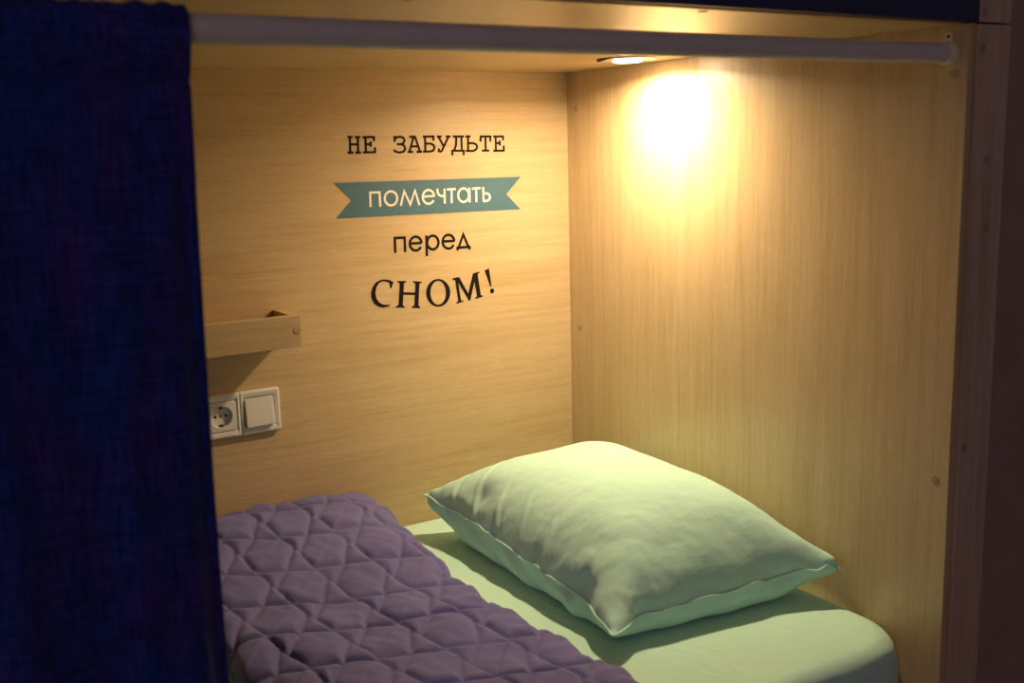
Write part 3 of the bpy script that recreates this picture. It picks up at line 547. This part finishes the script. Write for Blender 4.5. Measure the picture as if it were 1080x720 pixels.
# ------------------------------------------------------------------ quilt
EDGE = [(0.02, -0.470), (-0.016, -0.462), (-0.168, -0.483), (-0.356, -0.497), (-0.483, -0.500), (-0.578, -0.487), (-0.653, -0.478), (-0.728, -0.472), (-0.788, -0.460), (-1.2, -0.455)]
def quilt():
    ny, nx = 330, 165
    s = np.linspace(0, 1.12, ny)                         # run along the bed width, then down the front
    w = np.linspace(0, 1, nx)
    ey = np.array([e[0] for e in EDGE][::-1]); ex = np.array([e[1] for e in EDGE][::-1])
    S, W = np.meshgrid(s, w, indexing='ij')
    yline = -0.006 - S
    xr = np.interp(yline, ey, ex)
    xr = xr + 0.004 * np.sin(yline * 55) + 0.003 * vnoise(yline * 30, yline * 0, 3)
    xl = -0.925 + 0.003 * np.sin(yline * 40) - 0.03 * smoothstep(yline, -0.45, -0.25)
    X = xl + (xr - xl) * W
    # material coordinates of the stitching: a sheared lattice of crossings
    S1 = np.array([0.0205, -0.1150]); S2 = np.array([-0.0745, -0.0920]); O = (-0.665, -0.271)
    inv = np.linalg.inv(np.stack([S1, S2], 1))
    wx = X - O[0] + 0.0035 * vnoise(X * 22, yline * 22, 8); wy = yline - O[1] + 0.0035 * vnoise(X * 22, yline * 22, 9)
    a = inv[0, 0] * wx + inv[0, 1] * wy; bb = inv[1, 0] * wx + inv[1, 1] * wy
    row = np.floor(bb + 0.5); v = bb - row; col = np.floor(a + 0.5); ph = a - col
    area = abs(S1[0] * S2[1] - S1[1] * S2[0]) / np.hypot(*S1)
    d = np.minimum(np.abs(v - 0.5), np.abs(v + 0.5)) * area + 0.0016 * (1 + vnoise(a * 3 + 40, row, 25))
    def seg(d, p, q):
        for off in (-1, 0, 1):
            P0 = (p[0] + off) * S1 + p[1] * S2; Q0 = (q[0] + off) * S1 + q[1] * S2
            hx = ph * S1[0] + v * S2[0]; hy = ph * S1[1] + v * S2[1]
            dx, dy = Q0 - P0
            t = np.clip(((hx - P0[0]) * dx + (hy - P0[1]) * dy) / (dx * dx + dy * dy), 0, 1)
            d = np.minimum(d, np.hypot(hx - P0[0] - t * dx, hy - P0[1] - t * dy))
        return d
    d = seg(d, (-0.157, -0.5), (0.0, 0.0)); d = seg(d, (0.0, 0.0), (0.02, 0.5))
    d = seg(d, (-0.514, 0.5), (0.0, 0.0)); d = seg(d, (0.0, 0.0), (0.563, -0.5))
    puff = 1 - np.exp(-(d / 0.0058))
    cid = row * 3.7 + 11
    cell = vnoise(cid, col * 2.3 + 5, 21)
    tl1 = vnoise(X * 15 + 50, yline * 15 + 50, 22); tl2 = vnoise(X * 34 + 50, yline * 34 + 50, 23)
    hq = puff * (0.0105 * (1 + 0.25 * cell) + 0.0042 * tl1 + 0.0012 * tl2)
    # small pulls between stitches
    wr = vnoise(X * 70 + yline * 30, yline * 45, 5) * 0.0008 + vnoise(X * 30, yline * 38 + X * 12, 6) * 0.0014
    hq += wr * smoothstep(d, 0.0, 0.012)
    # heap of the quilt: thicker against the back wall, thin at its free edges
    base = 0.016 + 0.062 * smoothstep(yline, -0.42, 0.02) + 0.012 * smoothstep(yline, -0.75, -0.3)
    base += 0.006 * vnoise(X * 7, yline * 7, 31) + 0.003 * vnoise(X * 16, yline * 16, 33)
    base += 0.0022 * np.sin(yline * 150 + 2 * vnoise(X * 14, yline * 14, 35)) * np.exp(-((xr - X) - 0.02) ** 2 / 0.0008) * smoothstep(-yline, 0.2, 0.4)
    er = np.clip((xr - X) / (0.055 + 0.09 * smoothstep(yline, -0.35, 0.0)), 0, 1)
    el = np.clip((X - xl) / 0.05, 0, 1)
    edge = np.sqrt(1 - (1 - er) ** 2) * np.sqrt(1 - (1 - el) ** 2)
    eb = np.clip((0.0 - yline) / 0.03, 0, 1); edge = edge * (0.80 + 0.20 * np.sqrt(1 - (1 - eb) ** 2))
    hgt = base * edge + hq * np.clip(edge * 1.6, 0, 1)
    # lie on the bed, roll over its front edge, hang down
    yb = 0.925
    s_ = -yline; r = 0.04
    over = np.clip(s_ - (yb - 0.006), 0, None)
    ang = np.clip(over / r, 0, math.pi / 2)
    py = -(np.minimum(s_, yb - 0.006) + r * np.sin(ang)); pz = -r * (1 - np.cos(ang)) - np.clip(over - r * math.pi / 2, 0, None)
    ny_, nz_ = -np.sin(ang), np.cos(ang)
    off = 0.004 + hgt
    Yw = py + ny_ * off; Zw = pz + nz_ * off
    Yb = py + ny_ * 0.0025; Zb = pz + nz_ * 0.0025
    # keep the hanging end inside the rod's plane
    V = np.concatenate([np.stack([X, Yw, Zw], -1).reshape(-1, 3), np.stack([X, Yb, Zb], -1).reshape(-1, 3)])
    F = []
    n = ny * nx
    for i in range(ny - 1):
        for j in range(nx - 1):
            p = i * nx + j
            F.append((p, p + nx, p + nx + 1, p + 1))
            F.append((n + p, n + p + 1, n + p + nx + 1, n + p + nx))
    for i in range(ny - 1):
        p = i * nx; F.append((p, n + p, n + p + nx, p + nx))
        p = i * nx + nx - 1; F.append((p, p + nx, n + p + nx, n + p))
    for j in range(nx - 1):
        F.append((j, j + 1, n + j + 1, n + j))
        p = (ny - 1) * nx + j; F.append((p, n + p, n + p + 1, p + 1))
    return link_mesh('quilt', V, F, M['quilt'], None, True)
tag(quilt(), 'purple quilted bedspread with a stitched patchwork of triangles on the bed', 'quilt')

# ------------------------------------------------------------------ curtain rod
RY, RZ, RR = -0.933, 0.8572, 0.0137
rod = empty('curtain_rod', (-0.95, RY, RZ))
tag(rod, 'pale grey round curtain rod across the front of the bunk', 'curtain rod')
bm = bmesh.new()
lathe(bm, (LEFT + 0.001, RY, RZ), (1, 0, 0), [(0, 0), (RR, 0), (RR, abs(LEFT) - 0.006), (0, abs(LEFT) - 0.006)], 40)
under(rod, from_bm('tube', bm, M['rod'], None, True))
md = rod.children[0].modifiers.new('edges', 'EDGE_SPLIT'); md.split_angle = math.radians(40)
bm = bmesh.new()
lathe(bm, (-0.0005, RY, RZ), (-1, 0, 0), [(0, 0), (0.0158, 0), (0.0158, 0.014), (0.0150, 0.0155), (RR + 0.0001, 0.0157), (RR + 0.0001, 0.004), (0, 0.004)], 40)
br = from_bm('end_bracket', bm, M['bracket'], None, True); under(rod, br); br['label'] = 'cream plastic end cup'
md = br.modifiers.new('edges', 'EDGE_SPLIT'); md.split_angle = math.radians(40)
bm = bmesh.new()                                          # fixing tab with a rounded head
prof = [(-0.0058, 0.012)] + [(-0.0058 * math.cos(math.radians(t)), 0.0225 + 0.0058 * math.sin(math.radians(t))) for t in range(0, 181, 15)] + [(0.0058, 0.012)]
fr = [bm.verts.new((-0.0035, RY + 0.001 + y, RZ + z)) for y, z in prof]
bk = [bm.verts.new((-0.0005, RY + 0.001 + y, RZ + z)) for y, z in prof]
bm.faces.new(fr); bm.faces.new(bk[::-1])
for k in range(len(prof)):
    q = (k + 1) % len(prof); bm.faces.new((fr[k], bk[k], bk[q], fr[q]))
tab = from_bm('fixing_tab', bm, M['bracket']); under(rod, tab)
hole = disc_cap('screw', (-0.0036, RY + 0.001, RZ + 0.0225), (-1, 0, 0), 0.0024, 0.0006, M['dark_hole'])
hole.parent = tab

# ------------------------------------------------------------------ curtain
def curtain():
    nx, nz = 260, 120
    xs = np.linspace(LEFT + 0.03, -1.052, nx)
    zb = -0.30
    rp = RR + 0.0035
    prof = []                                            # (dy from rod, z, fold weight)
    # back of the pocket from the stitch line, round the rod, down the front
    for z in np.linspace(0.812, RZ, 6)[:-1]: prof.append((0.0040 + (rp - 0.0040) * math.sin(math.pi / 2 * (z - 0.812) / (RZ - 0.812)), z, 0.0))
    for a in np.linspace(0, math.pi, 16): prof.append((rp * math.cos(a), RZ + (rp + 0.001) * math.sin(a), 0.05))
    for z in np.linspace(RZ, 0.812, 9)[1:]: prof.append((-0.0035 - (rp - 0.0035) * math.sin(math.pi / 2 * (z - 0.812) / (RZ - 0.812)) ** 0.7, z, 0.1))
    zz = 0.812 - (0.812 - zb) * np.linspace(0, 1, nz) ** 1.1
    for z in zz[1:]: prof.append((-0.0035, z, min(1.0, 0.1 + (0.812 - z) * 1.6)))
    P = np.array(prof)
    X, _ = np.meshgrid(xs, P[:, 0]); 
    Yp = np.repeat(P[:, 0][:, None], nx, 1); Z = np.repeat(P[:, 1][:, None], nx, 1); Wt = np.repeat(P[:, 2][:, None], nx, 1)
    fold = 0.009 * np.sin(X * 48 + 1.2 + 0.6 * np.sin(Z * 2)) + 0.0035 * np.sin(X * 118 + 0.4) + 0.006 * vnoise(X * 22, Z * 3, 41)
    top = 0.0016 * np.sin(X * 260) + 0.0022 * vnoise(X * 60, Z * 0, 43)
    Y = RY + Yp + Wt * (fold - 0.026)
    Z = Z + np.where(Z > RZ, np.abs(top), 0)
    Y = Y + 0.0012 * vnoise(X * 90, Z * 6, 44) * np.clip(1 - Wt, 0, 1) * np.where(Yp < 0, -1, 0)
    # free right edge drifts left going down and rolls back
    drift = -0.009 * smoothstep(0.87 - Z, 0.0, 0.6)
    X = X + drift * smoothstep(X, -1.25, -1.05)
    t = smoothstep(X, -1.083, -1.062)
    Y = Y + 0.006 * t * np.clip((0.80 - Z) / 0.1, 0, 1)
    V = np.stack([X, Y, Z], -1).reshape(-1, 3)
    m = len(prof)
    F = [(i * nx + j, i * nx + j + 1, (i + 1) * nx + j + 1, (i + 1) * nx + j) for i in range(m - 1) for j in range(nx - 1)]
    cr = empty('curtain', (-1.5, RY, FLOOR + 0.15))
    tag(cr, 'navy blue woven curtain hanging from the rod at the left', 'curtain')
    o = link_mesh('fabric_panel', V, F, M['curtain'], None, True)
    md = o.modifiers.new('thickness', 'SOLIDIFY'); md.thickness = 0.0012; md.offset = 0
    under(cr, o)
    # side hem: folded double edge along the free side
    k0 = 29
    rows = np.arange(k0, m)
    ex = V.reshape(m, nx, 3)[rows, -1]; V2, F2 = [], []
    for p in ex:
        for dx, dy in ((-0.010, -0.0016), (-0.004, -0.0024), (0.0004, -0.0018), (0.0012, 0.0008), (0.0004, 0.0040), (-0.006, 0.0040), (-0.010, 0.0014)):
            V2.append((p[0] + dx, p[1] + dy, p[2]))
    q = 7
    for i in range(len(ex) - 1):
        for k in range(q): F2.append((i * q + k, i * q + (k + 1) % q, (i + 1) * q + (k + 1) % q, (i + 1) * q + k))
    F2.append(tuple(range(q))); F2.append(tuple(range((len(ex) - 1) * q, len(ex) * q))[::-1])
    hm = link_mesh('side_hem', V2, F2, M['curtain'], None, True); under(cr, hm)
curtain()

# ------------------------------------------------------------------ wall shelf
SX0, SX1, SY, SZ0, SZ1 = -1.35, -0.653, -0.100, 0.404, 0.461
shelf = empty('wall_shelf', ((SX0 + SX1) / 2, -0.05, SZ0))
tag(shelf, 'shallow oak wall shelf with a raised front board', 'shelf')
fb = box('front_board', (SX0, SY, SZ0), (SX1, SY + 0.016, SZ1), M['oak_x'], None, 0.0008)
under(shelf, fb)
under(shelf, box('end_board', (SX1 - 0.016, SY + 0.0162, SZ0), (SX1, -0.0005, SZ1), M['oak_x'], None, 0.0006))
under(shelf, box('end_board', (SX0, SY + 0.0162, SZ0), (SX0 + 0.016, -0.0005, SZ1), M['oak_x'], None, 0.0006))
under(shelf, box('bottom_board', (SX0 + 0.0162, SY + 0.0162, SZ0), (SX1 - 0.0162, -0.0005, SZ0 + 0.012), M['oak_x'], None, 0.0006))
cp = disc_cap('screw_cap', (-0.6613, SY, 0.4345), (0, -1, 0), 0.0068, 0.0008, M['cap']); cp.parent = fb

# ------------------------------------------------------------------ double wall plate: socket and switch
QX1, QZ1 = -0.6696, 0.3160
QW, QH, PT = 0.152, 0.081, 0.0095
plate = empty('wall_plate', (QX1 - QW / 2, 0.0, QZ1 - QH / 2))
tag(plate, 'white double wall plate with a power socket and a light switch', 'socket and switch')
def rrect(cx, cz, hw, hh, r, n=6):
    pts = []
    for sx, sz, a0 in ((1, 1, 0), (-1, 1, 90), (-1, -1, 180), (1, -1, 270)):
        for k in range(n + 1):
            a = math.radians(a0 + 90 * k / n)
            pts.append((cx + sx * (hw - r) + r * math.cos(a), cz + sz * (hh - r) + r * math.sin(a)))
    return pts
def loft(bm, loops, cap_first=False, cap_last=False):
    """loops: lists of (x, y, z) of the same length"""
    R = [[bm.verts.new(p) for p in L] for L in loops]
    for A, B in zip(R, R[1:]):
        n = len(A)
        for k in range(n): bm.faces.new((A[k], A[(k + 1) % n], B[(k + 1) % n], B[k]))
    if cap_first: bm.faces.new(R[0])
    if cap_last: bm.faces.new(R[-1][::-1])
    return R
CXs = (QX1 - 0.0405 - 0.071, QX1 - 0.0405)
CZ = QZ1 - QH / 2
# frame: two square bezels side by side, joined down the middle
bm = bmesh.new()
for cx, l, r in ((CXs[0], QX1 - QW, (CXs[0] + CXs[1]) / 2), (CXs[1], (CXs[0] + CXs[1]) / 2, QX1)):
    mx, hw = (l + r) / 2, (r - l) / 2
    lp = lambda hw_, hh_, rr, y, c=mx: [(x, -y, z) for x, z in rrect(c, CZ, hw_, hh_, rr)]
    loops = [lp(hw, QH / 2, 0.003, 0.0003), lp(hw, QH / 2, 0.003, PT - 0.003), lp(hw - 0.0012, QH / 2 - 0.0012, 0.003, PT - 0.0008), lp(hw - 0.004, QH / 2 - 0.004, 0.003, PT)]
    inn = lambda h, y, rr=0.002, c=cx: [(x, -y, z) for x, z in rrect(c, CZ, h, h, rr)]
    loops += [inn(0.0305, PT - 0.0010), inn(0.0282, PT - 0.0022), inn(0.0280, 0.0005)]
    loft(bm, loops)
under(plate, from_bm('plate_frame', bm, M['white_plastic']))
# socket insert with its round well
bm = bmesh.new()
cx = CXs[0]
def sq(h, y):
    L = []
    for k in range(56):
        a = 2 * math.pi * (k + 0.5) / 56; c, q = math.cos(a), math.sin(a); m = h / max(abs(c), abs(q))
        L.append((cx + m * c, -y, CZ + m * q))
    return L
def ci(r, y):
    return [(cx + r * math.cos(2 * math.pi * (k + 0.5) / 56), -y, CZ + r * math.sin(2 * math.pi * (k + 0.5) / 56)) for k in range(56)]
loft(bm, [sq(0.0275, 0.0006), sq(0.0275, PT - 0.0012), sq(0.0268, PT - 0.0004), ci(0.0205, PT - 0.0002), ci(0.0196, PT - 0.0012), ci(0.0190, 0.0016)], False, True)
sock = from_bm('socket', bm, M['white_plastic']); under(plate, sock)
for dx, r in ((-0.0095, 0.0026), (0.0, 0.0023), (0.0095, 0.0026)):
    h = disc_cap('pin_hole', (cx + dx, -0.0018, CZ), (0, -1, 0), r, 0.0006, M['dark_hole'] if dx else M['socket_metal']); h.parent = sock
for s in (-1, 1):
    g = box('earth_clip', (cx - 0.0028, -0.0082, CZ + s * 0.0168 - 0.0022), (cx + 0.0028, -0.0020, CZ + s * 0.0168 + 0.0018), M['socket_metal'], None, 0.0004); g.parent = sock
# rocker, pressed in at the top
bm = bmesh.new()
cx = CXs[1]
hw = 0.0268
def rk(h, yb_, yt):
    return [(x, -(yb_ + (yt - yb_) * (z - (CZ - h)) / (2 * h)), z) for x, z in rrect(cx, CZ, h, h, 0.0022, 6)]
loft(bm, [rk(hw, 0.001, 0.001), rk(hw, PT + 0.0045, PT - 0.0006), rk(hw - 0.0010, PT + 0.0055, PT + 0.0002), rk(hw - 0.0035, PT + 0.0055, PT + 0.0004)], False, True)
under(plate, from_bm('rocker_switch', bm, M['white_plastic']))

# ------------------------------------------------------------------ lettering on the back wall
def slab(bm, pts, y0, y1):
    """pts: outline in mm on the wall; thin extruded film"""
    n = len(pts)
    A = [bm.verts.new((x / 1000, y0, z / 1000)) for x, z in pts]
    B = [bm.verts.new((x / 1000, y1, z / 1000)) for x, z in pts]
    f = bm.faces.new(A); g = bm.faces.new(B[::-1]); f.normal_update(); g.normal_update()
    for k in range(n): bm.faces.new((A[k], B[k], B[(k + 1) % n], A[(k + 1) % n]))
    bmesh.ops.triangulate(bm, faces=[f, g])
def ribbon(bm, path, wd, y0, y1):
    P = [Vector(p) for p in path]
    closed = (P[0] - P[-1]).length < 0.5 and len(P) > 4
    if closed: P = P[:-1]
    n = len(P); L, R = [], []
    for k in range(n):
        a = P[(k - 1) % n] if (closed or k) else None
        b = P[(k + 1) % n] if (closed or k < n - 1) else None
        d1 = (P[k] - a).normalized() if a is not None else (b - P[k]).normalized()
        d2 = (b - P[k]).normalized() if b is not None else d1
        nn = Vector((-(d1.y + d2.y), d1.x + d2.x))
        nn = nn.normalized() if nn.length > 1e-6 else Vector((-d1.y, d1.x))
        c = max(0.45, nn.dot(Vector((-d1.y, d1.x))))
        L.append(P[k] + nn * (wd / 2 / c)); R.append(P[k] - nn * (wd / 2 / c))
    def q(v, y): return bm.verts.new((v.x / 1000, y, v.y / 1000))
    LF = [q(v, y1) for v in L]; RF = [q(v, y1) for v in R]; LB = [q(v, y0) for v in L]; RB = [q(v, y0) for v in R]
    m = n if closed else n - 1
    for k in range(m):
        j = (k + 1) % n
        bm.faces.new((LF[k], LF[j], RF[j], RF[k])); bm.faces.new((LB[k], RB[k], RB[j], LB[j]))
        bm.faces.new((LF[k], LB[k], LB[j], LF[j])); bm.faces.new((RF[k], RF[j], RB[j], RB[k]))
    if not closed:
        for k in (0, n - 1): bm.faces.new((LF[k], RF[k], RB[k], LB[k]))
st = empty('wall_sticker', (-0.327, 0.0, 0.60))
tag(st, 'vinyl wall lettering in four lines with a teal ribbon on the back wall', 'wall sticker')
bm = bmesh.new()
for k, t in enumerate(TEXT_ONE[:13]): ribbon(bm, t, 4.3, -0.0002, -0.0006 - k * 1e-5)
under(st, from_bm('top_lettering', bm, M['ink']))
bm = bmesh.new()
for k, t in enumerate(TEXT_ONE[13:]): ribbon(bm, t, 4.3, -0.0002, -0.0006 - k * 1e-5)
under(st, from_bm('top_lettering', bm, M['ink']))
bm = bmesh.new(); slab(bm, RIBBON, -0.0002, -0.0006)
rb = from_bm('ribbon_banner', bm, M['teal']); under(st, rb); rb['label'] = 'teal swallow-tailed ribbon'
bm = bmesh.new()
for k, t in enumerate(TEXT_TWO): ribbon(bm, t, 4.4, -0.0006, -0.0009 - k * 2e-5)
tw = from_bm('ribbon_lettering', bm, M['paper']); tw.parent = rb
bm = bmesh.new()
for k, t in enumerate(TEXT_THREE): ribbon(bm, t, 5.2, -0.0002, -0.0006 - k * 2e-5)
under(st, from_bm('middle_lettering', bm, M['ink']))
bm = bmesh.new()
for k, t in enumerate(TEXT_FOUR): slab(bm, t, -0.0002, -0.0006 - k * 2e-5)
A, B = TEXT_RING
n = len(A)
va = [[bm.verts.new((x / 1000, y, z / 1000)) for x, z in L] for L in (A, B) for y in (-0.0006, -0.0002)]
for k in range(n):
    j = (k + 1) % n
    bm.faces.new((va[0][k], va[0][j], va[2][j], va[2][k])); bm.faces.new((va[1][k], va[3][k], va[3][j], va[1][j]))
    bm.faces.new((va[0][k], va[1][k], va[1][j], va[0][j])); bm.faces.new((va[2][k], va[2][j], va[3][j], va[3][k]))
under(st, from_bm('bottom_lettering', bm, M['ink']))
